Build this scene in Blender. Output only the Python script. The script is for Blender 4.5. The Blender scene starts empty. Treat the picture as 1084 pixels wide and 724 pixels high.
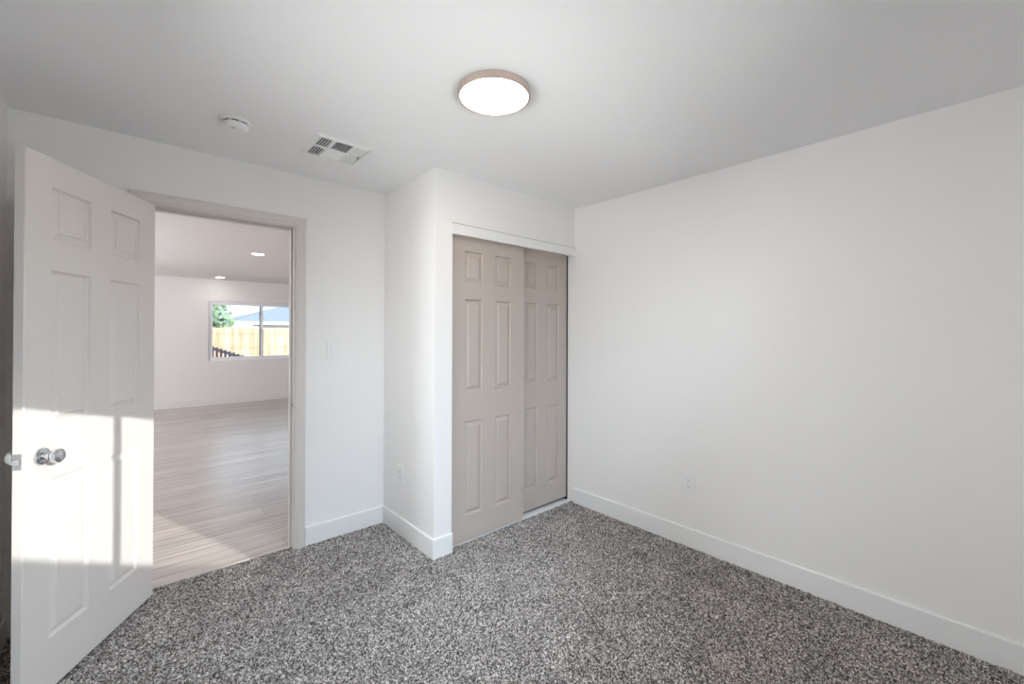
import bpy, bmesh, math, random
import numpy as np
from mathutils import Vector, Matrix

random.seed(7)
rng = np.random.default_rng(7)
S = bpy.context.scene
COL = S.collection
PI = math.pi

# ------------------------------------------------------------------ camera
H = 1.404
yaw, pitch, roll = 0.7291, 0.0046, -0.0028
F_PX, CY = 452.41, 350.8
R0 = Vector((math.cos(yaw), -math.sin(yaw), 0))
D0 = Vector((math.sin(yaw), math.cos(yaw), 0))
U0 = Vector((0, 0, 1))
fwd = D0 * math.cos(pitch) + U0 * math.sin(pitch)
up = -D0 * math.sin(pitch) + U0 * math.cos(pitch)
rt = R0 * math.cos(roll) - up * math.sin(roll)
up2 = R0 * math.sin(roll) + up * math.cos(roll)
cam_d = bpy.data.cameras.new('camera')
cam = bpy.data.objects.new('camera', cam_d)
COL.objects.link(cam)
M = Matrix((rt, up2, -fwd)).transposed().to_4x4()
M.translation = Vector((0, 0, H))
cam.matrix_world = M
cam_d.sensor_width = 36
cam_d.lens = F_PX / 1084 * 36
cam_d.shift_y = -(362 - CY) / 1084
cam_d.clip_start = 0.02
S.camera = cam

# ------------------------------------------------------------------ sky, sun, daylight, added fill lamps
SUN_T = 0.295                       # tangent of the sun's height
SUN_E = 4.8
GRND, SIDE, SKYD, LAMP, HALL, SPOT, SKY = 158, 36, 400, 8.0, 160, 1.5, 3.2
w = bpy.data.worlds.new('World')
S.world = w
w.use_nodes = True
nt = w.node_tree
nt.nodes.clear()
wo = nt.nodes.new('ShaderNodeOutputWorld')
bg = nt.nodes.new('ShaderNodeBackground')
sky = nt.nodes.new('ShaderNodeTexSky')
sky.sky_type = 'HOSEK_WILKIE'
sky.sun_direction = (0.315 * .96, -0.949 * .96, 0.29)
sky.turbidity = 4
mixw = nt.nodes.new('ShaderNodeMixRGB')
mixw.inputs['Fac'].default_value = 0.65
mixw.inputs['Color2'].default_value = (0.72, 0.85, 1.0, 1)
nt.links.new(sky.outputs[0], mixw.inputs['Color1'])
nt.links.new(mixw.outputs[0], bg.inputs['Color'])
bg.inputs['Strength'].default_value = SKY
nt.links.new(bg.outputs[0], wo.inputs['Surface'])

sd = bpy.data.lights.new('sun', 'SUN')
sd.energy = SUN_E
sd.color = (1.0, 0.97, 0.92)
sd.angle = math.radians(0.4)
sun = bpy.data.objects.new('sun', sd)
COL.objects.link(sun)
sdir = Vector((-0.315, 0.949, -SUN_T)).normalized()
sun.rotation_euler = sdir.to_track_quat('-Z', 'Y').to_euler()
sun.location = (3, -8, 5)


def area(name, loc, direction, sx, sy, power, color):
    d = bpy.data.lights.new(name, 'AREA')
    d.shape = 'RECTANGLE'
    d.size, d.size_y = sx, sy
    d.energy = power
    d.color = color
    o = bpy.data.objects.new(name, d)
    COL.objects.link(o)
    o.location = loc
    o.rotation_euler = Vector(direction).to_track_quat('-Z', 'Z').to_euler()
    return o


area('daylight_ground', (0.98, -1.0, 0.45), (0, 1, 1.0), 2.6, 1.3, GRND, (1.0, 0.98, 0.95))
area('daylight_sky', (0.99, -1.05, 2.55), (0, 1, -0.95), 2.6, 1.5, SKYD, (0.74, 0.86, 1.0))
area('fill_side', (-0.70, 1.30, 1.5), (1, 0, 0), 1.2, 1.0, SIDE, (1.0, 0.98, 0.96))  # fill lamp added outside the made-up left window, brightens walls facing it
area('fill_hall', (-3.15, 6.6, 1.3), (1, 0, 0.75), 2.2, 2.0, HALL, (0.92, 0.95, 1.0))  # fill lamp added outside an unseen opening to brighten the far room

S.view_settings.view_transform = 'Standard'
S.view_settings.look = 'None'
S.view_settings.exposure = 0.05
S.view_settings.gamma = 1.0
S.view_settings.use_curve_mapping = False
S.cycles.use_denoising = True
S.cycles.max_bounces = 14
S.cycles.diffuse_bounces = 10
S.cycles.glossy_bounces = 5
S.cycles.transparent_max_bounces = 12
S.cycles.sample_clamp_indirect = 6
S.cycles.caustics_reflective = False
S.cycles.caustics_refractive = False


# ------------------------------------------------------------------ materials
def mat(name, color, rough=0.5, metal=0.0, bump=0.0, bscale=200.0, emit=None, estr=0.0, coat=0.0, spec=0.5, var=0.0, vscale=4.0):
    m = bpy.data.materials.new(name)
    m.use_nodes = True
    t = m.node_tree
    b = t.nodes['Principled BSDF']
    b.inputs['Base Color'].default_value = (*color, 1)
    b.inputs['Roughness'].default_value = rough
    b.inputs['Metallic'].default_value = metal
    b.inputs['Specular IOR Level'].default_value = spec
    b.inputs['Coat Weight'].default_value = coat
    tc = t.nodes.new('ShaderNodeTexCoord')
    if emit:
        b.inputs['Emission Color'].default_value = (*emit, 1)
        b.inputs['Emission Strength'].default_value = estr
    if var > 0:
        n = t.nodes.new('ShaderNodeTexNoise')
        n.inputs['Scale'].default_value = vscale
        n.inputs['Detail'].default_value = 4
        t.links.new(tc.outputs['Object'], n.inputs['Vector'])
        r = t.nodes.new('ShaderNodeValToRGB')
        r.color_ramp.elements[0].position = 0.3
        r.color_ramp.elements[1].position = 0.7
        r.color_ramp.elements[0].color = (*[c * (1 - var) for c in color], 1)
        r.color_ramp.elements[1].color = (*[min(1, c * (1 + var)) for c in color], 1)
        t.links.new(n.outputs['Fac'], r.inputs['Fac'])
        t.links.new(r.outputs['Color'], b.inputs['Base Color'])
    if bump > 0:
        n = t.nodes.new('ShaderNodeTexNoise')
        n.inputs['Scale'].default_value = bscale
        n.inputs['Detail'].default_value = 3
        t.links.new(tc.outputs['Object'], n.inputs['Vector'])
        bp = t.nodes.new('ShaderNodeBump')
        bp.inputs['Strength'].default_value = bump
        bp.inputs['Distance'].default_value = 0.002
        t.links.new(n.outputs['Fac'], bp.inputs['Height'])
        t.links.new(bp.outputs['Normal'], b.inputs['Normal'])
    return m


WALL = mat('wall_paint', (0.815, 0.805, 0.80), 0.6, bump=0.12, bscale=120, spec=0.3)
CEIL = mat('ceiling_paint', (0.83, 0.83, 0.84), 0.75, bump=0.2, bscale=90, spec=0.2)
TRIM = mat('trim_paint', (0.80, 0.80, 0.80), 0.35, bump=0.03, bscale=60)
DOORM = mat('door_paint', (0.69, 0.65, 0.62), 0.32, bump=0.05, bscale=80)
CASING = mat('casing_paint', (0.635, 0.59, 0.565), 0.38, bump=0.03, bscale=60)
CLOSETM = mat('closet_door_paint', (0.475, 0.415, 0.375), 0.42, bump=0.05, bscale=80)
HALLW = mat('hall_wall_paint', (0.79, 0.78, 0.77), 0.6, bump=0.1, bscale=120, spec=0.3)
HALLC = mat('hall_ceiling_paint', (0.80, 0.77, 0.755), 0.7, bump=0.5, bscale=14, spec=0.2)
CHROME = mat('chrome', (0.66, 0.68, 0.71), 0.14, metal=1.0, bump=0.02, bscale=50)
STEEL = mat('brushed_steel', (0.55, 0.56, 0.58), 0.35, metal=1.0, bump=0.05, bscale=300)
DARKM = mat('dark_strip', (0.05, 0.05, 0.055), 0.45, metal=0.6, bump=0.05, bscale=100)
PLASTIC = mat('white_plastic', (0.80, 0.80, 0.80), 0.3, bump=0.02, bscale=150)
SLOT = mat('dark_slot', (0.03, 0.03, 0.035), 0.6, bump=0.02, bscale=100)
DUCT = mat('duct_interior', (0.10, 0.115, 0.13), 0.6, bump=0.05, bscale=60)
NICKEL = mat('rose_nickel', (0.62, 0.50, 0.44), 0.32, metal=0.85, bump=0.03, bscale=200)
DIFF = mat('lamp_diffuser', (0.95, 0.93, 0.9), 0.4, emit=(1.0, 0.93, 0.82), estr=5.0, bump=0.01)
LED = mat('recessed_lens', (0.95, 0.95, 0.92), 0.4, emit=(1.0, 0.90, 0.78), estr=14.0, bump=0.01)
TRACKM = mat('track_white', (0.74, 0.74, 0.75), 0.4, bump=0.03, bscale=80)
FASCIA_SHADE = mat('fascia_shadow_grey', (0.36, 0.34, 0.33), 0.7, bump=0.05)
THRESH = mat('threshold_strip', (0.52, 0.48, 0.45), 0.5, bump=0.03, bscale=80)
VINYL = mat('window_vinyl', (0.86, 0.88, 0.92), 0.35, bump=0.02, bscale=60)
ROOFM = mat('roof_shingle', (0.27, 0.31, 0.35), 0.9, bump=0.6, bscale=30, var=0.25, vscale=25)
STUCCO = mat('stucco', (0.75, 0.72, 0.68), 0.9, bump=0.5, bscale=60, var=0.05)
SOIL = mat('yard_soil', (0.52, 0.45, 0.40), 0.95, bump=0.8, bscale=25, var=0.2, vscale=3)
BARK = mat('bark', (0.20, 0.14, 0.10), 0.9, bump=0.8, bscale=40, var=0.3)
LEAF = mat('leaf', (0.27, 0.38, 0.26), 0.6, var=0.35, vscale=3)
RAILM = mat('fence_dark', (0.13, 0.10, 0.13), 0.6, bump=0.1)


def glass_mat():
    m = bpy.data.materials.new('window_glass')
    m.use_nodes = True
    t = m.node_tree
    t.nodes.clear()
    o = t.nodes.new('ShaderNodeOutputMaterial')
    tr = t.nodes.new('ShaderNodeBsdfTransparent')
    tr.inputs['Color'].default_value = (0.95, 0.97, 0.97, 1)
    gl = t.nodes.new('ShaderNodeBsdfGlossy')
    gl.inputs['Roughness'].default_value = 0.02
    fr = t.nodes.new('ShaderNodeFresnel')
    fr.inputs['IOR'].default_value = 1.45
    mx = t.nodes.new('ShaderNodeMixShader')
    t.links.new(fr.outputs[0], mx.inputs[0])
    t.links.new(tr.outputs[0], mx.inputs[1])
    t.links.new(gl.outputs[0], mx.inputs[2])
    t.links.new(mx.outputs[0], o.inputs['Surface'])
    return m


GLASS = glass_mat()


def carpet_mat():
    m = bpy.data.materials.new('carpet_frieze')
    m.use_nodes = True
    t = m.node_tree
    b = t.nodes['Principled BSDF']
    b.inputs['Roughness'].default_value = 1.0
    b.inputs['Specular IOR Level'].default_value = 0.05
    tc = t.nodes.new('ShaderNodeTexCoord')
    # wobble the lookup so that the tufts are not round cells
    nw = t.nodes.new('ShaderNodeTexNoise')
    nw.inputs['Scale'].default_value = 140
    nw.inputs['Detail'].default_value = 2
    t.links.new(tc.outputs['Object'], nw.inputs['Vector'])
    vm = t.nodes.new('ShaderNodeVectorMath')
    vm.operation = 'MULTIPLY_ADD'
    vm.inputs[1].default_value = (0.006, 0.006, 0.006)
    t.links.new(nw.outputs['Color'], vm.inputs[0])
    t.links.new(tc.outputs['Object'], vm.inputs[2])
    v = t.nodes.new('ShaderNodeTexVoronoi')
    v.inputs['Scale'].default_value = 190
    v.inputs['Randomness'].default_value = 1.0
    t.links.new(vm.outputs[0], v.inputs['Vector'])
    sp = t.nodes.new('ShaderNodeSeparateColor')
    t.links.new(v.outputs['Color'], sp.inputs[0])
    r = t.nodes.new('ShaderNodeValToRGB')
    e = r.color_ramp.elements
    e[0].position = 0.0
    e[0].color = (0.036, 0.033, 0.032, 1)
    e[1].position = 1.0
    e[1].color = (0.82, 0.78, 0.75, 1)
    for p, c in ((0.22, (0.095, 0.085, 0.079, 1)), (0.5, (0.265, 0.244, 0.232, 1)), (0.78, (0.49, 0.46, 0.44, 1))):
        el = e.new(p)
        el.color = c
    t.links.new(sp.outputs[0], r.inputs['Fac'])
    # broad brushed patches where the pile leans a different way
    n2 = t.nodes.new('ShaderNodeTexNoise')
    n2.inputs['Scale'].default_value = 5
    n2.inputs['Detail'].default_value = 5
    n2.inputs['Roughness'].default_value = 0.6
    t.links.new(tc.outputs['Object'], n2.inputs['Vector'])
    mr = t.nodes.new('ShaderNodeMapRange')
    mr.inputs['From Min'].default_value = 0.3
    mr.inputs['From Max'].default_value = 0.7
    mr.inputs['To Min'].default_value = 0.80
    mr.inputs['To Max'].default_value = 1.15
    t.links.new(n2.outputs['Fac'], mr.inputs['Value'])
    mu = t.nodes.new('ShaderNodeVectorMath')
    mu.operation = 'SCALE'
    t.links.new(r.outputs['Color'], mu.inputs[0])
    t.links.new(mr.outputs[0], mu.inputs['Scale'])
    t.links.new(mu.outputs[0], b.inputs['Base Color'])
    return m


CARPET = carpet_mat()


def plank_mat():
    m = bpy.data.materials.new('laminate_planks')
    m.use_nodes = True
    t = m.node_tree
    b = t.nodes['Principled BSDF']
    b.inputs['Roughness'].default_value = 0.34
    b.inputs['Coat Weight'].default_value = 0.6
    b.inputs['Coat Roughness'].default_value = 0.26
    tc = t.nodes.new('ShaderNodeTexCoord')
    br = t.nodes.new('ShaderNodeTexBrick')
    br.offset = 0.37
    br.inputs['Scale'].default_value = 1.0
    br.inputs['Brick Width'].default_value = 1.25
    br.inputs['Row Height'].default_value = 0.17
    br.inputs['Mortar Size'].default_value = 0.0015
    br.inputs['Mortar Smooth'].default_value = 0.2
    br.inputs['Bias'].default_value = 0.0
    br.inputs['Color1'].default_value = (0.54, 0.475, 0.43, 1)
    br.inputs['Color2'].default_value = (0.43, 0.375, 0.335, 1)
    br.inputs['Mortar'].default_value = (0.24, 0.19, 0.17, 1)
    t.links.new(tc.outputs['Object'], br.inputs['Vector'])
    mp = t.nodes.new('ShaderNodeMapping')
    mp.inputs['Scale'].default_value = (1.6, 38, 1)
    t.links.new(tc.outputs['Object'], mp.inputs['Vector'])
    n = t.nodes.new('ShaderNodeTexNoise')
    n.inputs['Scale'].default_value = 1.0
    n.inputs['Detail'].default_value = 6
    n.inputs['Roughness'].default_value = 0.65
    n.inputs['Distortion'].default_value = 0.6
    t.links.new(mp.outputs[0], n.inputs['Vector'])
    mr = t.nodes.new('ShaderNodeMapRange')
    mr.inputs['From Min'].default_value = 0.25
    mr.inputs['From Max'].default_value = 0.75
    mr.inputs['To Min'].default_value = 0.52
    mr.inputs['To Max'].default_value = 1.40
    t.links.new(n.outputs['Fac'], mr.inputs['Value'])
    sc = t.nodes.new('ShaderNodeVectorMath')
    sc.operation = 'SCALE'
    t.links.new(br.outputs['Color'], sc.inputs[0])
    t.links.new(mr.outputs[0], sc.inputs['Scale'])
    t.links.new(sc.outputs[0], b.inputs['Base Color'])
    bp = t.nodes.new('ShaderNodeBump')
    bp.inputs['Strength'].default_value = 0.25
    bp.inputs['Distance'].default_value = 0.002
    t.links.new(n.outputs['Fac'], bp.inputs['Height'])
    t.links.new(bp.outputs['Normal'], b.inputs['Normal'])
    return m


PLANK = plank_mat()


def cedar_mat():
    m = bpy.data.materials.new('fence_boards')
    m.use_nodes = True
    t = m.node_tree
    b = t.nodes['Principled BSDF']
    b.inputs['Roughness'].default_value = 0.8
    tc = t.nodes.new('ShaderNodeTexCoord')
    mp = t.nodes.new('ShaderNodeMapping')
    mp.inputs['Scale'].default_value = (7.0, 1, 0.5)
    t.links.new(tc.outputs['Object'], mp.inputs['Vector'])
    n = t.nodes.new('ShaderNodeTexNoise')
    n.inputs['Scale'].default_value = 1.0
    n.inputs['Detail'].default_value = 4
    t.links.new(mp.outputs[0], n.inputs['Vector'])
    r = t.nodes.new('ShaderNodeValToRGB')
    r.color_ramp.elements[0].position = 0.35
    r.color_ramp.elements[0].color = (0.48, 0.31, 0.19, 1)
    r.color_ramp.elements[1].position = 0.6
    r.color_ramp.elements[1].color = (0.64, 0.49, 0.35, 1)
    t.links.new(n.outputs['Fac'], r.inputs['Fac'])
    t.links.new(r.outputs[0], b.inputs['Base Color'])
    return m


CEDAR = cedar_mat()


# ------------------------------------------------------------------ mesh helpers
def box(bm, x0, x1, y0, y1, z0, z1, bev=0.0, mtx=None):
    vs = [bm.verts.new((x, y, z)) for z in (z0, z1) for y in (y0, y1) for x in (x0, x1)]
    fs = [bm.faces.new([vs[i] for i in f]) for f in ((0, 2, 3, 1), (4, 5, 7, 6), (0, 1, 5, 4), (2, 6, 7, 3), (0, 4, 6, 2), (1, 3, 7, 5))]
    if bev > 0:
        es = list({e for f in fs for e in f.edges})
        r = bmesh.ops.bevel(bm, geom=es, offset=bev, segments=2, affect='EDGES', profile=0.5)
        vs = list({v for f in r['faces'] for v in f.verts} | {v for v in vs if v.is_valid})
    if mtx is not None:
        for v in vs:
            v.co = mtx @ v.co
    return vs


def prism(bm, pts, a, b):
    """a 2-D outline swept from a to b: a, b map (u, v) to 3-D points"""
    A = [bm.verts.new(a(u, v)) for u, v in pts]
    B = [bm.verts.new(b(u, v)) for u, v in pts]
    n = len(pts)
    for i in range(n):
        bm.faces.new((A[i], A[(i + 1) % n], B[(i + 1) % n], B[i]))
    bm.faces.new(A[::-1])
    bm.faces.new(B)


def lathe(bm, prof, n=48, mtx=None):
    """profile of (radius, height) turned about z"""
    rings = []
    for r, z in prof:
        if r < 1e-6:
            rings.append([bm.verts.new((0, 0, z))])
        else:
            rings.append([bm.verts.new((r * math.cos(2 * PI * k / n), r * math.sin(2 * PI * k / n), z)) for k in range(n)])
    for a, b in zip(rings, rings[1:]):
        for k in range(n):
            q = []
            for v in (a[k % len(a)], a[(k + 1) % len(a)], b[(k + 1) % len(b)], b[k % len(b)]):
                if v not in q:
                    q.append(v)
            if len(q) > 2:
                bm.faces.new(q)
    if mtx is not None:
        for ring in rings:
            for v in ring:
                v.co = mtx @ v.co


def link(name, bm, m, parent=None, smooth=False, loc=None):
    bmesh.ops.recalc_face_normals(bm, faces=bm.faces)
    me = bpy.data.meshes.new(name)
    bm.to_mesh(me)
    bm.free()
    me.materials.append(m)
    if smooth:
        for p in me.polygons:
            p.use_smooth = True
        me.set_sharp_from_angle(angle=math.radians(35))
    o = bpy.data.objects.new(name, me)
    COL.objects.link(o)
    if loc is not None:
        o.location = loc
    if parent is not None:
        o.parent = parent
    return o


def tag(o, label, cat, group=None, kind=None):
    o['label'] = label
    o['category'] = cat
    if group:
        o['group'] = group
    if kind:
        o['kind'] = kind
    return o


def struct(name, bm, m, label, cat, smooth=False, parent=None):
    return tag(link(name, bm, m, parent, smooth), label, cat, kind='structure')


def empty(name, loc, rz=0.0):
    o = bpy.data.objects.new(name, None)
    COL.objects.link(o)
    o.location = loc
    o.rotation_euler = (0, 0, rz)
    o.empty_display_size = 0.1
    return o


def copy_tree(o, parent=None):
    c = o.copy()
    COL.objects.link(c)
    if parent is not None:
        c.parent = parent
    for ch in list(o.children):
        copy_tree(ch, c)
    return c


def B():
    return bmesh.new()


# ------------------------------------------------------------------ measures of the place (metres)
XL, XR, XS = -0.427, 2.765, 1.417          # left wall, right wall, side of the closet
YB, YC, YD = -0.32, 2.312, 3.019           # wall behind the camera, closet front, door wall
ZC = 2.44
WT = 0.12
OX0, OX1, OZ = 0.055, 0.795, 2.087         # door opening
HX0, HX1, HY0, HY1 = -3.0, 4.2, YD + WT, 10.06   # hall
WX0, WX1, WZ0, WZ1 = 0.22, 1.765, 1.0, 2.03      # bedroom window
KX0, KX1, KZ0, KZ1 = 1.125, 2.92, 0.85, 2.02     # far window

# ------------------------------------------------------------------ shell
def carpet_mesh():
    st = 0.0055
    me_v, me_f, off = [], [], 0
    for x0, x1, y0, y1 in ((XL, XR, YB, YC), (XL, XS, YC, YD), (OX0, OX1, YD, YD + 0.05), (XS + .13, XR, YC, YC + .035)):
        nx, ny = max(2, int(round((x1 - x0) / st)) + 1), max(2, int(round((y1 - y0) / st)) + 1)
        gx, gy = np.meshgrid(np.linspace(x0, x1, nx), np.linspace(y0, y1, ny))
        z = rng.uniform(-0.007, 0.004, gx.shape)
        jx = rng.uniform(-.45, .45, gx.shape) * st
        jy = rng.uniform(-.45, .45, gx.shape) * st
        jx[:, 0] = jx[:, -1] = 0
        jy[0, :] = jy[-1, :] = 0
        me_v.append(np.stack([gx + jx, gy + jy, z], -1).reshape(-1, 3))
        i = np.arange(nx * ny).reshape(ny, nx)
        me_f.append(np.stack([i[:-1, :-1], i[:-1, 1:], i[1:, 1:], i[1:, :-1]], -1).reshape(-1, 4) + off)
        off += nx * ny
    V = np.concatenate(me_v).astype(np.float32)
    Fq = np.concatenate(me_f).astype(np.int32)
    me = bpy.data.meshes.new('floor')
    me.vertices.add(len(V))
    me.vertices.foreach_set('co', V.ravel())
    me.loops.add(Fq.size)
    me.loops.foreach_set('vertex_index', Fq.ravel())
    me.polygons.add(len(Fq))
    me.polygons.foreach_set('loop_start', np.arange(0, Fq.size, 4, dtype=np.int32))
    me.update(calc_edges=True)
    me.materials.append(CARPET)
    o = bpy.data.objects.new('floor', me)
    COL.objects.link(o)
    return tag(o, 'speckled grey brown frieze carpet covering the bedroom floor', 'carpet', kind='structure')


carpet_mesh()

bm = B(); box(bm, XL - .2, XR + .2, YB - .2, YD + .045, -0.16, -0.012)
struct('floor_subfloor', bm, SOIL, 'subfloor lying under the bedroom carpet', 'floor')
bm = B(); box(bm, HX0 - .2, HX1 + .2, YD + 0.05, HY1 + .1, -0.16, 0.0)
struct('floor_hall', bm, PLANK, 'grey brown wood plank floor of the room beyond the doorway', 'floor')

bm = B(); box(bm, XL - .12, XR + .12, YB - .12, YD + .06, ZC, ZC + .12)
struct('ceiling', bm, CEIL, 'flat white bedroom ceiling', 'ceiling')
bm = B(); box(bm, HX0 - .12, HX1 + .12, YD + .06, HY1 + .12, ZC, ZC + .12)
struct('ceiling_hall', bm, HALLC, 'pinkish white textured ceiling of the room beyond the doorway', 'ceiling')

bm = B()
SY0, SY1, SZ0, SZ1 = 0.70, 1.90, 0.95, 2.0            # unseen window added left of the camera to let fill light in
box(bm, XL - .12, XL, YB - .12, SY0, -.1, ZC)
box(bm, XL - .12, XL, SY1, YD + .06, -.1, ZC)
box(bm, XL - .12, XL, SY0, SY1, -.1, SZ0)
box(bm, XL - .12, XL, SY0, SY1, SZ1, ZC)
struct('wall_left', bm, WALL, 'white wall beside the open door at the edge of the photo', 'wall')
bm = B(); box(bm, XR, XR + .12, YB - .12, YD + .06, -.1, ZC)
struct('wall_right', bm, WALL, 'long plain white wall with one outlet running to the closet', 'wall')
bm = B()                                                # door wall with its opening
JT = 0.019
box(bm, XL, OX0 - JT, YD, YD + WT, -.1, ZC)
box(bm, OX1 + JT, XR, YD, YD + WT, -.1, ZC)
box(bm, OX0 - JT, OX1 + JT, YD, YD + WT, OZ + JT, ZC)
struct('wall_front', bm, WALL, 'white wall around the open doorway with the light switch', 'wall')
bm = B(); box(bm, XS, XS + .131, YC, YD, -.1, ZC)
struct('wall_closet_side', bm, WALL, 'short white wall forming the projecting side of the closet', 'wall')
bm = B(); box(bm, XS + .131, XR, YC, YC + .115, 2.062, ZC)
struct('wall_closet', bm, WALL, 'white wall strip above the sliding closet doors', 'wall')
bm = B()                                                # wall behind the camera with its window
box(bm, XL, WX0, YB - .12, YB, -.1, ZC)
box(bm, WX1, XR, YB - .12, YB, -.1, ZC)
box(bm, WX0, WX1, YB - .12, YB, -.1, WZ0)
box(bm, WX0, WX1, YB - .12, YB, WZ1, ZC)
struct('wall_back', bm, WALL, 'white bedroom wall holding the wide window', 'wall')

# hall shell
bm = B()
box(bm, HX0, KX0, HY1, HY1 + .12, -.1, ZC)
box(bm, KX1, HX1, HY1, HY1 + .12, -.1, ZC)
box(bm, KX0, KX1, HY1, HY1 + .12, -.1, KZ0)
box(bm, KX0, KX1, HY1, HY1 + .12, KZ1, ZC)
struct('wall_hall_far', bm, HALLW, 'far beige white wall with a window seen through the doorway', 'wall')
bm = B()  # side wall with an unseen opening added to let fill light in
box(bm, HX0 - .12, HX0, YD, 5.4, -.1, ZC)
box(bm, HX0 - .12, HX0, 7.8, HY1 + .12, -.1, ZC)
box(bm, HX0 - .12, HX0, 5.4, 7.8, 2.35, ZC)
box(bm, HX0 - .12, HX0, 5.4, 7.8, -.1, 0.25)
struct('wall_hall_left', bm, HALLW, 'side wall of the room beyond the doorway with a wide opening added for fill light', 'wall')
bm = B(); box(bm, HX1, HX1 + .12, YD, HY1 + .12, -.1, ZC)
struct('wall_hall_right', bm, HALLW, 'opposite side wall of the room beyond the doorway', 'wall')
bm = B()
box(bm, HX0, XL, YD, YD + WT, -.1, ZC)
box(bm, XR, HX1, YD, YD + WT, -.1, ZC)
struct('wall_hall_near', bm, HALLW, 'hall wall continuing either side of the bedroom', 'wall')


# ------------------------------------------------------------------ baseboards
BH, BT = 0.13, 0.013
BPROF = [(0, 0), (BT, 0), (BT, BH - .006), (BT - .004, BH), (0, BH)]   # (out of wall, up)


def baseboard(name, p, q, nrm, m, label, h=BH):
    """board along p-q on a wall whose room side looks along nrm"""
    p, q, nrm = Vector(p), Vector(q), Vector(nrm)
    k = h / BH
    bm = B()
    prism(bm, BPROF, lambda u, v: p + nrm * u + Vector((0, 0, v * k - .008)), lambda u, v: q + nrm * u + Vector((0, 0, v * k - .008)))
    bm2 = bm
    return struct(name, bm2, m, label, 'baseboard')


baseboard('baseboard_right', (XR, YB + BT, 0), (XR, YC - .006, 0), (-1, 0, 0), TRIM, 'tall white baseboard along the long plain wall')
baseboard('baseboard_closet_side', (XS, YC - BT, 0), (XS, YD, 0), (-1, 0, 0), TRIM, 'white baseboard on the projecting side of the closet')
baseboard('baseboard_closet', (XS, YC, 0), (XS + .131, YC, 0), (0, -1, 0), TRIM, 'short white baseboard between closet corner and sliding door')
baseboard('baseboard_front', (OX1 + .072, YD, 0), (XS - BT, YD, 0), (0, -1, 0), TRIM, 'white baseboard between door casing and closet side under the switch')
baseboard('baseboard_corner', (XL + BT, YD, 0), (OX0 - .072, YD, 0), (0, -1, 0), TRIM, 'short white baseboard behind the open door')
baseboard('baseboard_left', (XL, YB + BT, 0), (XL, YD, 0), (1, 0, 0), TRIM, 'white baseboard along the wall beside the open door')
baseboard('baseboard_back', (XL, YB, 0), (XR, YB, 0), (0, 1, 0), TRIM, 'white baseboard under the bedroom window')
baseboard('baseboard_hall', (HX0, HY1, 0), (HX1, HY1, 0), (0, -1, 0), HALLW, 'beige white baseboard below the far window', h=.15)

# ------------------------------------------------------------------ door frame: jambs, stops, moulded casing
CW = 0.064
CPROF = [(0, 0), (0, .008), (.006, .011), (.016, .0115), (.020, .0145), (.040, .0165), (.050, .0185), (CW - .004, .0185), (CW, .015), (CW, 0)]
fr = empty('trim_1', ((OX0 + OX1) / 2, YD, 0))
tag(fr, 'beige white moulded casing and jambs around the open doorway', 'door frame', kind='structure')
FI = Matrix.Translation(-fr.location)


def casing(bm, y, sgn):
    rv = 0.005
    xl, xr, zt = OX0 - rv, OX1 + rv, OZ + rv

    def P(x, yy, z):
        return (x - fr.location.x, yy - fr.location.y, z)
    prism(bm, CPROF, lambda u, v: P(xr + u, y + sgn * v, -.006), lambda u, v: P(xr + u, y + sgn * v, zt + u))
    prism(bm, CPROF, lambda u, v: P(xl - u, y + sgn * v, -.006), lambda u, v: P(xl - u, y + sgn * v, zt + u))
    prism(bm, CPROF, lambda u, v: P(xl - u, y + sgn * v, zt + u), lambda u, v: P(xr + u, y + sgn * v, zt + u))


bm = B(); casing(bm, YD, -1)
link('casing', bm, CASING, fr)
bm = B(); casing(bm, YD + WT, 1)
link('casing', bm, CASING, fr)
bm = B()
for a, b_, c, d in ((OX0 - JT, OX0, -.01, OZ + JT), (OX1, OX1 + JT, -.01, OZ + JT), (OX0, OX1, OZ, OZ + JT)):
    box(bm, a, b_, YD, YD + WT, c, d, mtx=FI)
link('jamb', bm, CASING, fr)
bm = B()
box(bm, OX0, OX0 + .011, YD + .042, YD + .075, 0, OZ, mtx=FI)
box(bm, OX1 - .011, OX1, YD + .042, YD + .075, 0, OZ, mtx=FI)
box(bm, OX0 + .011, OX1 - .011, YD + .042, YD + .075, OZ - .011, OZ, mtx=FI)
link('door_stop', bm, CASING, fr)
bm = B()
sx = OX1 - .0015
for a in ((YD + .006, YD + .034, .90, .918), (YD + .006, YD + .034, .942, .960), (YD + .006, YD + .012, .918, .942), (YD + .028, YD + .034, .918, .942)):
    box(bm, sx, OX1, *a, mtx=FI)
sp_ = link('strike_plate', bm, STEEL, fr)
sp_['label'] = 'steel strike plate'
bm = B(); box(bm, OX1 - .0008, OX1, YD + .012, YD + .028, .918, .942, mtx=FI)
link('latch_hole', bm, SLOT, sp_).matrix_parent_inverse = Matrix()

bm = B()                                                # strip where the carpet meets the planks
prism(bm, [(0, 0), (.012, .006), (.028, .006), (.04, 0)], lambda u, v: (OX0, YD + .034 + u * .6, v * .7), lambda u, v: (OX1, YD + .034 + u * .6, v * .7))
struct('trim_2', bm, THRESH, 'thin pale threshold strip between carpet and wood planks', 'threshold')


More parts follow.
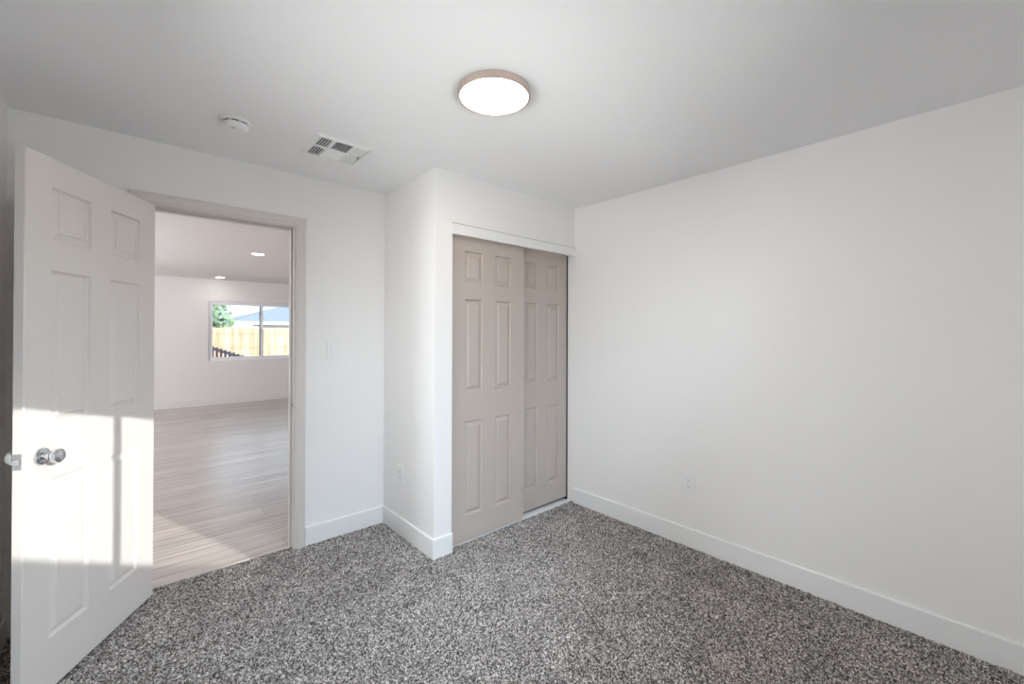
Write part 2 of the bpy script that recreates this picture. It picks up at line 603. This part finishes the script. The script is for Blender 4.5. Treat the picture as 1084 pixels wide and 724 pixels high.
# ------------------------------------------------------------------ six-panel doors
def panel_door(wd, ht, th, cols, rows, mirror=False):
    """slab standing on z=0, hinge edge at x=0, faces at y=0 and y=th, moulded panels on both faces"""
    bm = B()
    ch = 0.0025
    xs = sorted({ch, wd - ch, *[c for p in cols for c in p]})
    zs = sorted({ch, ht - ch, *[c for p in rows for c in p]})
    steps = ((0.003, 0.007), (0.008, 0.0115), (0.012, 0.0115), (0.032, 0.0050), (0.035, 0.0012), (0.038, 0.0008))

    def face(flip):
        Y = (lambda d: th - d) if flip else (lambda d: d)
        cache = {}

        def V(x, d, z):
            k = (round(x, 5), round(d, 5), round(z, 5))
            if k not in cache:
                cache[k] = bm.verts.new((x, Y(d), z))
            return cache[k]
        for x0, x1 in zip(xs, xs[1:]):
            for z0, z1 in zip(zs, zs[1:]):
                if (x0, x1) in cols and (z0, z1) in rows:
                    prev, pd = 0.0, 0.0
                    for ins, dep in steps:
                        a, b2 = prev, ins
                        A = [(x0 + a, z0 + a), (x1 - a, z0 + a), (x1 - a, z1 - a), (x0 + a, z1 - a)]
                        C = [(x0 + b2, z0 + b2), (x1 - b2, z0 + b2), (x1 - b2, z1 - b2), (x0 + b2, z1 - b2)]
                        for i in range(4):
                            j = (i + 1) % 4
                            bm.faces.new((V(A[i][0], pd, A[i][1]), V(A[j][0], pd, A[j][1]), V(C[j][0], dep, C[j][1]), V(C[i][0], dep, C[i][1])))
                        prev, pd = ins, dep
                    bm.faces.new([V(x, pd, z) for x, z in C])
                else:
                    bm.faces.new((V(x0, 0, z0), V(x1, 0, z0), V(x1, 0, z1), V(x0, 0, z1)))
        return V
    V1, V2 = face(False), face(True)
    # rim: chamfer out to the edges and across the thickness
    loop = [(x, ch) for x in xs] + [(wd - ch, z) for z in zs[1:]] + [(x, ht - ch) for x in xs[::-1][1:]] + [(ch, z) for z in zs[::-1][1:-1]]

    def outp(x, z):
        return (0 if x <= ch else wd if x >= wd - ch else x, 0 if z <= ch else ht if z >= ht - ch else z)
    o1 = [bm.verts.new((outp(x, z)[0], ch, outp(x, z)[1])) for x, z in loop]
    o2 = [bm.verts.new((outp(x, z)[0], th - ch, outp(x, z)[1])) for x, z in loop]
    n = len(loop)
    for i in range(n):
        j = (i + 1) % n
        bm.faces.new((V1(loop[i][0], 0, loop[i][1]), V1(loop[j][0], 0, loop[j][1]), o1[j], o1[i]))
        bm.faces.new((o1[i], o1[j], o2[j], o2[i]))
        bm.faces.new((o2[i], o2[j], V2(loop[j][0], 0, loop[j][1]), V2(loop[i][0], 0, loop[i][1])))
    bmesh.ops.remove_doubles(bm, verts=bm.verts, dist=1e-6)
    return bm


# open bedroom door: local x runs from the hinges to the latch, local -y side faces the camera
DB = Vector((0.097, 2.968, 0.012))
ang = math.atan2(-0.8533, -0.5215)
DW, DH, DT = 0.7375, 2.071, 0.035
dr = link('door_1', panel_door(DW, DH, DT, [(.124, .316), (.433, .626)], [(.202, .820), (1.030, 1.633), (1.748, 1.956)]), DOORM)
# the visible face must have its normal towards +x -y: local +y after the turn points to (0.8533, -0.5215)
dr.matrix_world = Matrix.Translation(DB - DT * Vector((0.8533, -0.5215, 0))) @ Matrix.Rotation(ang, 4, 'Z')
tag(dr, 'white six panel door standing open with chrome knob and sunlit lower half', 'door', kind='structure')


def door_knob(side):
    bm = B()
    m = Matrix.Translation((0.664, DT if side > 0 else 0, 0.920)) @ Matrix.Rotation(-side * PI / 2, 4, 'X')
    lathe(bm, [(0, .0005), (.033, .0005), (.033, .004), (.030, .009), (.022, .012), (.0125, .013), (.0115, .03), (.014, .034),
               (.022, .038), (.0265, .046), (.0275, .054), (.025, .062), (.018, .067), (.008, .0685), (0, .0687)], 40, m)
    o = link('door_knob', bm, CHROME, dr, True)
    o['label'] = 'round chrome door knob'
    bm = B()
    if side > 0:
        lathe(bm, [(0, .0685), (.0075, .0685), (.0075, .0695), (.004, .0698), (0, .0698)], 20, m)
        link('lock_button', bm, STEEL, o, True)
    bm.free() if side < 0 else None
    return o


door_knob(1)
door_knob(-1)
bm = B()
box(bm, DW - .0005, DW + .0016, .005, .030, 0.891, 0.949)
lp = link('latch_plate', bm, STEEL, dr)
lp['label'] = 'brushed steel latch plate on the door edge'
bm = B()
prism(bm, [(.0085, 0), (.0265, 0), (.0265, .004), (.0085, .011)], lambda u, v: (DW + .0016 + v, u, .911), lambda u, v: (DW + .0016 + v, u, .929))
link('latch_bolt', bm, CHROME, lp)
for z in (.20, 1.03, 1.86):
    bm = B()
    lathe(bm, [(0, -.045), (.0055, -.045), (.0055, .045), (0, .045)], 16, Matrix.Translation((-.004, -.004, z)))
    link('hinge', bm, STEEL, dr, True)

# ------------------------------------------------------------------ closet: two sliding doors, fascia, track
FYF, RYF, CT = 2.345, 2.392, 0.033
cols_f = [(.103, .256), (.365, .518)]
rows_f = [(.173, .802), (1.000, 1.624), (1.735, 1.947)]
d2 = link('door_2', panel_door(.640, 2.051, CT, cols_f, rows_f), CLOSETM)
d2.location = (1.5675, FYF, .009)
tag(d2, 'front taupe six panel sliding closet door beside the projecting wall corner', 'closet door', kind='structure')
d3 = link('door_3', panel_door(.640, 2.036, CT, [(.147, .293), (.399, .546)], [(a - .009, b_ - .009) for a, b_ in rows_f]), CLOSETM)
d3.location = (2.117, RYF, .028)
bm = B(); box(bm, .6365, .6405, -.0012, .006, .004, 2.04)
link('edge_strip', bm, CASING, d2)['label'] = 'pale strip along the door edge'
tag(d3, 'rear taupe six panel sliding closet door next to the long wall', 'closet door', kind='structure')

bm = B()
box(bm, 1.543, XR - .001, YC - .016, YC, 2.046, 2.113, bev=.0015)
box(bm, 1.549, XR - .001, YC + .10, YC + .115, 2.03, 2.062)
struct('trim_3', bm, TRIM, 'white fascia board hiding the closet door track', 'trim')
bm = B(); box(bm, 1.543, XR - .001, YC - .013, YC, 2.113, 2.1165)  # thin grey strip painted as the shadow above the fascia
link('fascia_shadow_line', bm, FASCIA_SHADE, bpy.data.objects['trim_3'])['label'] = 'thin painted shadow line along the top of the fascia'
bm = B()
box(bm, 1.55, XR, YC + .037, YC + .074, -.01, .007)
box(bm, 1.55, XR, YC + .074, YC + .115, -.01, .002)
struct('trim_4', bm, TRACKM, 'white floor track below the sliding closet doors', 'track')
bm = B(); box(bm, XR - .006, XR, RYF - .006, RYF + .05, 0, 2.06)  # dark strip in the narrow gap between rear door and wall
struct('trim_5', bm, DARKM, 'narrow dark strip beside the rear closet door', 'trim')

# ------------------------------------------------------------------ ceiling light
cl = empty('ceiling_light', (1.156, 1.413, ZC))
tag(cl, 'round flush ceiling light with thin rose nickel rim, switched on', 'ceiling light')
bm = B()
lathe(bm, [(.146, -.0005), (.153, -.0005), (.155, -.002), (.155, -.0285), (.1535, -.030), (.1475, -.0305), (.1462, -.0295), (.1462, -.02)], 96)
link('rim', bm, NICKEL, cl, True)
bm = B()
lathe(bm, [(0, -.0012), (.149, -.0012), (.149, -.0005), (0, -.0005)], 64)
link('mounting_plate', bm, PLASTIC, cl, True)
bm = B()
lathe(bm, [(.146, -.022), (.146, -.0265), (.145, -.0275), (.12, -.0282), (0, -.0286)], 96)
lens = link('diffuser', bm, DIFF, cl, True)
lens['label'] = 'glowing milky diffuser disc'
ld = bpy.data.lights.new('ceiling_light_glow', 'AREA')
ld.shape = 'DISK'
ld.size = .28
ld.energy = LAMP
ld.color = (1.0, 0.93, 0.85)
lo = bpy.data.objects.new('ceiling_light_glow', ld)
COL.objects.link(lo)
lo.location = (0, 0, -.0295)
lo.parent = cl

# ------------------------------------------------------------------ smoke detector
sm = empty('smoke_detector', (0.380, 2.462, ZC))
tag(sm, 'small round white smoke detector on the ceiling near the open door', 'smoke detector')
bm = B()
lathe(bm, [(0, -.0005), (.068, -.0005), (.068, -.006), (.064, -.010), (.054, -.012), (0, -.012)], 48)
link('base', bm, PLASTIC, sm, True)
bm = B()
lathe(bm, [(0, -.012), (.050, -.012), (.050, -.018), (0, -.018)], 48)
ring = link('vent_ring', bm, SLOT, sm, True)
ring['label'] = 'dark slotted ring under the base'
for k in range(8):
    bm = B()
    a = k * PI / 4 + .2
    box(bm, .046, .0535, -.005, .005, -.018, -.012, mtx=Matrix.Rotation(a, 4, 'Z'))
    link('spacer', bm, PLASTIC, ring)
bm = B()
lathe(bm, [(0, -.018), (.054, -.018), (.056, -.022), (.054, -.032), (.046, -.040), (.03, -.0435), (0, -.0445)], 48)
cv = link('cover', bm, PLASTIC, sm, True)
bm = B()
lathe(bm, [(0, -.043), (.010, -.043), (.010, -.0462), (.008, -.047), (0, -.047)], 20, Matrix.Translation((-.012, -.02, 0)))
link('test_button', bm, CASING, cv, True)

# ------------------------------------------------------------------ four-way ceiling register
vt = empty('air_vent', (0.872, 2.467, ZC))
tag(vt, 'square white louvred air vent set in the ceiling before the closet', 'air vent')
P2 = 0.158
bm = B()
o_, i_ = P2, 0.131
for (a, b_) in ((0, 1), (1, 2), (2, 3), (3, 0)):
    cs = [(-1, -1), (1, -1), (1, 1), (-1, 1)]
    q = []
    A, C = cs[a], cs[b_]
    prof = [(o_, -.0005), (o_, -.002), (i_ + .006, -.010), (i_, -.010), (i_, -.0005)]
    prism(bm, prof, lambda u, v, A=A: (A[0] * u, A[1] * u, v), lambda u, v, C=C: (C[0] * u, C[1] * u, v))
link('frame', bm, PLASTIC, vt)
bm = B()
box(bm, -.131, .131, -.131, .131, -.0012, -.0006)
dk = link('duct_opening', bm, DUCT, vt)
dk['label'] = 'dark duct opening behind the louvres'
bm = B()
for x in (-.055, .049):
    box(bm, x - .006, x + .006, -.131, .131, -.010, -.001)
box(bm, -.131, -.061, -.006, .006, -.0095, -.001)
box(bm, -.049, .043, -.010, .010, -.0095, -.001)
box(bm, .055, .131, -.006, .006, -.0095, -.001)
link('divider', bm, PLASTIC, vt)


def louvre(x, y, ln, along_y, tilt):
    bm = B()
    wl = .0125
    box(bm, -wl / 2, wl / 2, -ln / 2, ln / 2, -.0005, .0005)
    m = Matrix.Translation((x, y, -.0055)) @ (Matrix() if along_y else Matrix.Rotation(PI / 2, 4, 'Z')) @ Matrix.Rotation(tilt, 4, 'Y')
    for v in bm.verts:
        v.co = m @ v.co
    return link('louvre', bm, PLASTIC, vt)


for r_ in (-1, 1):
    for k in range(5):
        louvre(-.131 + .0075 + k * .0138, r_ * .0685, .124, True, -.55)
        louvre(.055 + .0075 + k * .0148, r_ * .0685, .124, True, .5)
    for k in range(8):
        louvre(-.003, r_ * (.0165 + k * .0148), .091, False, .62 * r_)
bm = B()
box(bm, .112, .1165, -.012, .008, -.019, -.009)
link('damper_lever', bm, STEEL, vt)


# ------------------------------------------------------------------ wall plates
def wall_plate(name, loc, rz, wd, ht):
    """plate whose face looks along local -y"""
    t = empty(name, loc, rz)
    bm = B()
    prism(bm, [(-wd / 2, 0), (wd / 2, 0), (wd / 2, -.003), (wd / 2 - .004, -.0062), (-wd / 2 + .004, -.0062), (-wd / 2, -.003)],
          lambda u, v: (u, v, -ht / 2), lambda u, v: (u, v, ht / 2))
    link('plate', bm, PLASTIC, t)
    return t


def screw(t, z):
    bm = B()
    lathe(bm, [(0, .0055), (.0032, .0055), (.003, .0068), (0, .0072)], 14, Matrix.Translation((0, 0, z)) @ Matrix.Rotation(PI / 2, 4, 'X'))
    link('screw', bm, STEEL if False else PLASTIC, t, True)


sw = wall_plate('light_switch', (1.040, YD, 1.288), 0, .082, .122)
tag(sw, 'white rocker light switch on the wall between doorway and closet', 'light switch')
bm = B()
box(bm, -.0175, .0175, -.0075, -.005, -.034, .034, bev=.0008)
sf = link('switch_frame', bm, PLASTIC, sw)
bm = B()
prism(bm, [(-.031, -.006), (-.031, -.0085), (0, -.0105), (.031, -.014), (.031, -.006)], lambda u, v: (-.0145, v, u), lambda u, v: (.0145, v, u))
link('rocker', bm, PLASTIC, sf)
screw(sw, .048)
screw(sw, -.048)


def outlet(loc, rz):
    t = wall_plate('electrical_outlet', loc, rz, .083, .121)
    for z in (.021, -.021):
        bm = B()
        lathe(bm, [(0, .005), (.0172, .005), (.0172, .0078), (.0162, .0086), (0, .0086)], 32, Matrix.Translation((0, 0, z)) @ Matrix.Rotation(PI / 2, 4, 'X'))
        rc = link('receptacle', bm, PLASTIC, t, True)
        for x, hh in ((-.0062, .0042), (.0062, .0034)):
            bm = B()
            box(bm, x - .0011, x + .0011, -.0089, -.0084, z + .003 - hh, z + .003 + hh)
            link('slot', bm, SLOT, rc)
        bm = B()
        lathe(bm, [(0, .0084), (.0024, .0084), (.0024, .0089), (0, .0089)], 14, Matrix.Translation((0, 0, z - .0085)) @ Matrix.Rotation(PI / 2, 4, 'X'))
        link('ground_hole', bm, SLOT, rc)
    screw(t, 0)
    return t


o1 = outlet((XR, 1.330, .416), -PI / 2)
tag(o1, 'white duplex outlet low on the long plain wall', 'outlet')
o2 = outlet((XS, 2.752, .416), -PI / 2)
tag(o2, 'white outlet low on the projecting closet side wall', 'outlet')


# ------------------------------------------------------------------ windows
def window(name, x0, x1, z0, z1, y, label, fw=.03, turn=0.0):
    """horizontal slider in the plane y: frame, two sashes with panes"""
    t = empty(name, ((x0 + x1) / 2, y, z0))
    tag(t, label, 'window', kind='structure')
    I = Matrix.Translation(-t.location)

    def ring(x0, x1, z0, z1, y0, y1, ww):
        bm = B()
        box(bm, x0, x0 + ww, y0, y1, z0, z1, mtx=I)
        box(bm, x1 - ww, x1, y0, y1, z0, z1, mtx=I)
        box(bm, x0 + ww, x1 - ww, y0, y1, z0, z0 + ww, mtx=I)
        box(bm, x0 + ww, x1 - ww, y0, y1, z1 - ww, z1, mtx=I)
        return bm
    link('window_frame', ring(x0, x1, z0, z1, y - .03, y + .03, fw * .6), VINYL, t)
    xm = (x0 + x1) / 2
    g = fw * .6
    for a, b_, yy in ((x0 + g, xm + fw * .95, y - .012), (xm - fw * .5, x1 - g, y + .012)):
        s_ = link('sash', ring(a, b_, z0 + g, z1 - g, yy - .011, yy + .011, fw), VINYL, t)
        bm = B()
        box(bm, a + fw, b_ - fw, yy - .002, yy + .002, z0 + g + fw, z1 - g - fw, mtx=I)
        link('pane', bm, GLASS, s_)
    t.rotation_euler = (0, 0, turn)
    return t


window('window_1', KX0, KX1, KZ0, KZ1, HY1 + .06, 'white sliding window in the far wall looking onto the yard', fw=.045)
window('window_2', WX0, WX1, WZ0, WZ1, YB - .075, 'wide white sliding window of the bedroom', fw=.03)

w3 = window('window_3_added', SY0, SY1, SZ0, SZ1, 0.0, 'unseen sliding window added in the left wall for fill light', fw=.03, turn=PI / 2)  # out-of-frame window added only to admit the side fill lamp
w3.location = (XL - .075, (SY0 + SY1) / 2, SZ0)

# ------------------------------------------------------------------ recessed lights of the hall
proto = None
for i, (x, y, lab) in enumerate(((1.25, 6.42, 'nearer recessed ceiling light in the room beyond the doorway'),
                                 (1.25, 9.61, 'farther recessed ceiling light above the far window'))):
    if proto is None:
        t = empty('recessed_light', (x, y, ZC))
        bm = B()
        lathe(bm, [(.070, -.0005), (.088, -.0005), (.088, -.004), (.080, -.007), (.070, -.006)], 40)
        link('trim_ring', bm, PLASTIC, t, True)
        bm = B()
        lathe(bm, [(0, -.0055), (.071, -.0055), (.071, -.001), (0, -.001)], 40)
        link('lens', bm, LED, t, True)
        proto = t
    else:
        t = copy_tree(proto)
        t.location = (x, y, ZC)
    tag(t, lab, 'recessed light', 'recessed lights in the hall ceiling')
    d = bpy.data.lights.new('recessed_glow', 'AREA')
    d.shape = 'DISK'
    d.size = .13
    d.energy = SPOT
    d.color = (1.0, 0.93, 0.85)
    o = bpy.data.objects.new('recessed_glow', d)
    COL.objects.link(o)
    o.location = (x, y, ZC - .012)

# ------------------------------------------------------------------ outside
bm = B(); box(bm, -40, 40, -30, 60, -.30, -.17)
struct('ground', bm, SOIL, 'pale bare soil of the yard outside', 'ground')

# board fence beyond the far window
FY, FT = 19.6, 1.60
fe = empty('board_fence', (6.0, FY, -.17))
tag(fe, 'sunlit orange cedar board fence seen through the far window', 'fence')
x = 1.0
for k in range(75):
    bm = B()
    wb = .138
    box(bm, x - 6, x - 6 + wb, 0, .018, 0.03, FT + .17 + random.uniform(-.012, .012))
    o = link('board', bm, CEDAR, fe)
    o.data.transform(Matrix.Translation((0, 0, 0)))
    x += .142
for z in (.35, 1.0, 1.55):
    bm = B(); box(bm, -5, 5.7, -.038, 0, z, z + .085)
    link('rail', bm, CEDAR, fe)
for px in (2.3, 4.05, 5.8, 7.6):
    bm = B(); box(bm, px - 6 - .05, px - 6 + .05, -.10, -.038, 0, FT + .10)
    link('post', bm, CEDAR, fe)

# low dark railing in front of it
rl = empty('picket_railing', (1.55, 13.8, -.17))
tag(rl, 'low dark picket railing sloping down in the yard below the far window view', 'railing')
N = 11
ra, rb = Vector((0, 0, 1.20)), Vector((.75, -1.3, .88))
for k in range(N):
    p = ra.lerp(rb, k / (N - 1))
    bm = B(); box(bm, p.x - .022, p.x + .022, p.y - .03, p.y + .03, 0, p.z + .05)
    link('picket', bm, RAILM, rl)
for dz in (0.0, -.32):
    bm = B()
    prism(bm, [(-.02, 0), (.02, 0), (.02, .07), (-.02, .07)], lambda u, v: (ra.x + u, ra.y, ra.z + dz - .05 + v), lambda u, v: (rb.x + u, rb.y, rb.z + dz - .05 + v))
    link('rail', bm, RAILM, rl)


def house(name, x0, x1, y0, y1, hw, hp, label, overh=.4):
    """gable house, ridge along y"""
    t = empty(name, ((x0 + x1) / 2, (y0 + y1) / 2, -.17))
    cx = (x0 + x1) / 2
    hx = (x1 - x0) / 2
    hy = (y1 - y0) / 2
    bm = B()
    prism(bm, [(-hx, 0), (hx, 0), (hx, hw), (0, hp), (-hx, hw)], lambda u, v: (u, -hy, v), lambda u, v: (u, hy, v))
    link('wall', bm, STUCCO, t)
    k = (hp - hw) / hx
    e = hx + overh
    bm = B()
    prism(bm, [(-e, hp - k * e), (0, hp), (e, hp - k * e), (e, hp - k * e + .12), (0, hp + .12), (-e, hp - k * e + .12)],
          lambda u, v: (u, -hy - overh, v), lambda u, v: (u, hy + overh, v))
    rf = link('roof', bm, ROOFM, t)
    bm = B()
    prism(bm, [(-e, hp - k * e - .08), (0, hp - .08), (e, hp - k * e - .08), (e, hp - k * e + .14), (0, hp + .14), (-e, hp - k * e + .14)],
          lambda u, v: (u, -hy - overh - .03, v), lambda u, v: (u, -hy - overh, v))
    link('fascia', bm, TRIM, rf)
    tag(t, label, 'house')
    return t


# hip roofed house further back
hh = empty('neighbor_house', (12.0, 31.5, -.17))
bm = B(); box(bm, -7.6, 9, -4.0, 4.0, 0, 2.12)
link('wall', bm, STUCCO, hh)
bm = B()
ev = [(-8.1, -4.5, 2.17), (9.5, -4.5, 2.17), (9.5, 4.5, 2.17), (-8.1, 4.5, 2.17)]
lo_ = [bm.verts.new((x, y, z - .14)) for x, y, z in ev]
hi_ = [bm.verts.new(q) for q in ev]
r1, r2 = bm.verts.new((-4.1, 0, 3.45)), bm.verts.new((5.5, 0, 3.45))
bm.faces.new(lo_[::-1])
for k in range(4):
    bm.faces.new((lo_[k], lo_[(k + 1) % 4], hi_[(k + 1) % 4], hi_[k]))
bm.faces.new((hi_[0], hi_[1], r2, r1))
bm.faces.new((hi_[1], hi_[2], r2))
bm.faces.new((hi_[2], hi_[3], r1, r2))
bm.faces.new((hi_[3], hi_[0], r1))
rf = link('roof', bm, ROOFM, hh)
bm = B(); box(bm, -8.12, 9.52, -4.54, -4.50, 2.02, 2.19)
link('fascia', bm, TRIM, rf)
tag(hh, 'low neighbouring house with pale grey hip roof behind the cedar fence', 'house')
house('garden_shed', 0.4, 5.2, 24.0, 27.0, 1.62, 2.05, 'low flat roofed shed with white fascia behind the cedar fence')

# unseen shed added outside the bedroom window; its roof edge cuts the low sun
YS = -2.5
sl = -0.364
zr = lambda x: 2.05 + sl * (x - 1.411)
xr_, xe = 1.22, 4.4
sh = empty('sun_blocker_shed', (xr_, YS - 1.2, -.17))
tag(sh, 'unseen lean-to shed added outside the bedroom window to cut the sun', 'shed')
bm = B()
zl, zq = zr(xr_) + .17, zr(xe) + .17
prism(bm, [(.15, 0), (xe - xr_ - .25, 0), (xe - xr_ - .25, zq + .02), (.15, zl - .13)], lambda u, v: (u, -1.1, v), lambda u, v: (u, 1.1, v))
link('wall', bm, STUCCO, sh)
bm = B()
prism(bm, [(0, zl - .08), (0, zl), (xe - xr_, zq), (xe - xr_, zq - .08)], lambda u, v: (u, -1.2, v), lambda u, v: (u, 1.2, v))
link('roof', bm, ROOFM, sh)


# tree behind the fence
def tree(x, y, h, r, label):
    t = empty('tree', (x, y, -.17))
    tag(t, label, 'tree')
    bm = B()
    lathe(bm, [(0, 0), (.16, 0), (.12, h * .4), (.06, h * .8), (0, h * .85)], 12)
    link('trunk', bm, BARK, t, True)
    bm = B()
    for k in range(520):
        a, b2 = random.uniform(0, 2 * PI), random.uniform(-1, 1)
        rr = r * random.random() ** .5
        c = Vector((rr * math.cos(a) * math.sqrt(1 - b2 * b2), rr * math.sin(a) * math.sqrt(1 - b2 * b2), h * .72 + rr * 1.25 * b2))
        m = Matrix.Translation(c) @ Matrix.Rotation(random.uniform(0, 6), 4, 'X') @ Matrix.Rotation(random.uniform(0, 6), 4, 'Z')
        s_ = random.uniform(.10, .2)
        vs = [bm.verts.new(m @ Vector(q)) for q in ((-s_, 0, 0), (0, -s_ * .5, .02), (s_, 0, 0), (0, s_ * .5, .02))]
        bm.faces.new(vs)
    link('crown', bm, LEAF, t)
    return t


tree(2.6, 22.3, 3.0, .8, 'leafy tree between cedar fence and low shed at the edge of the far window')
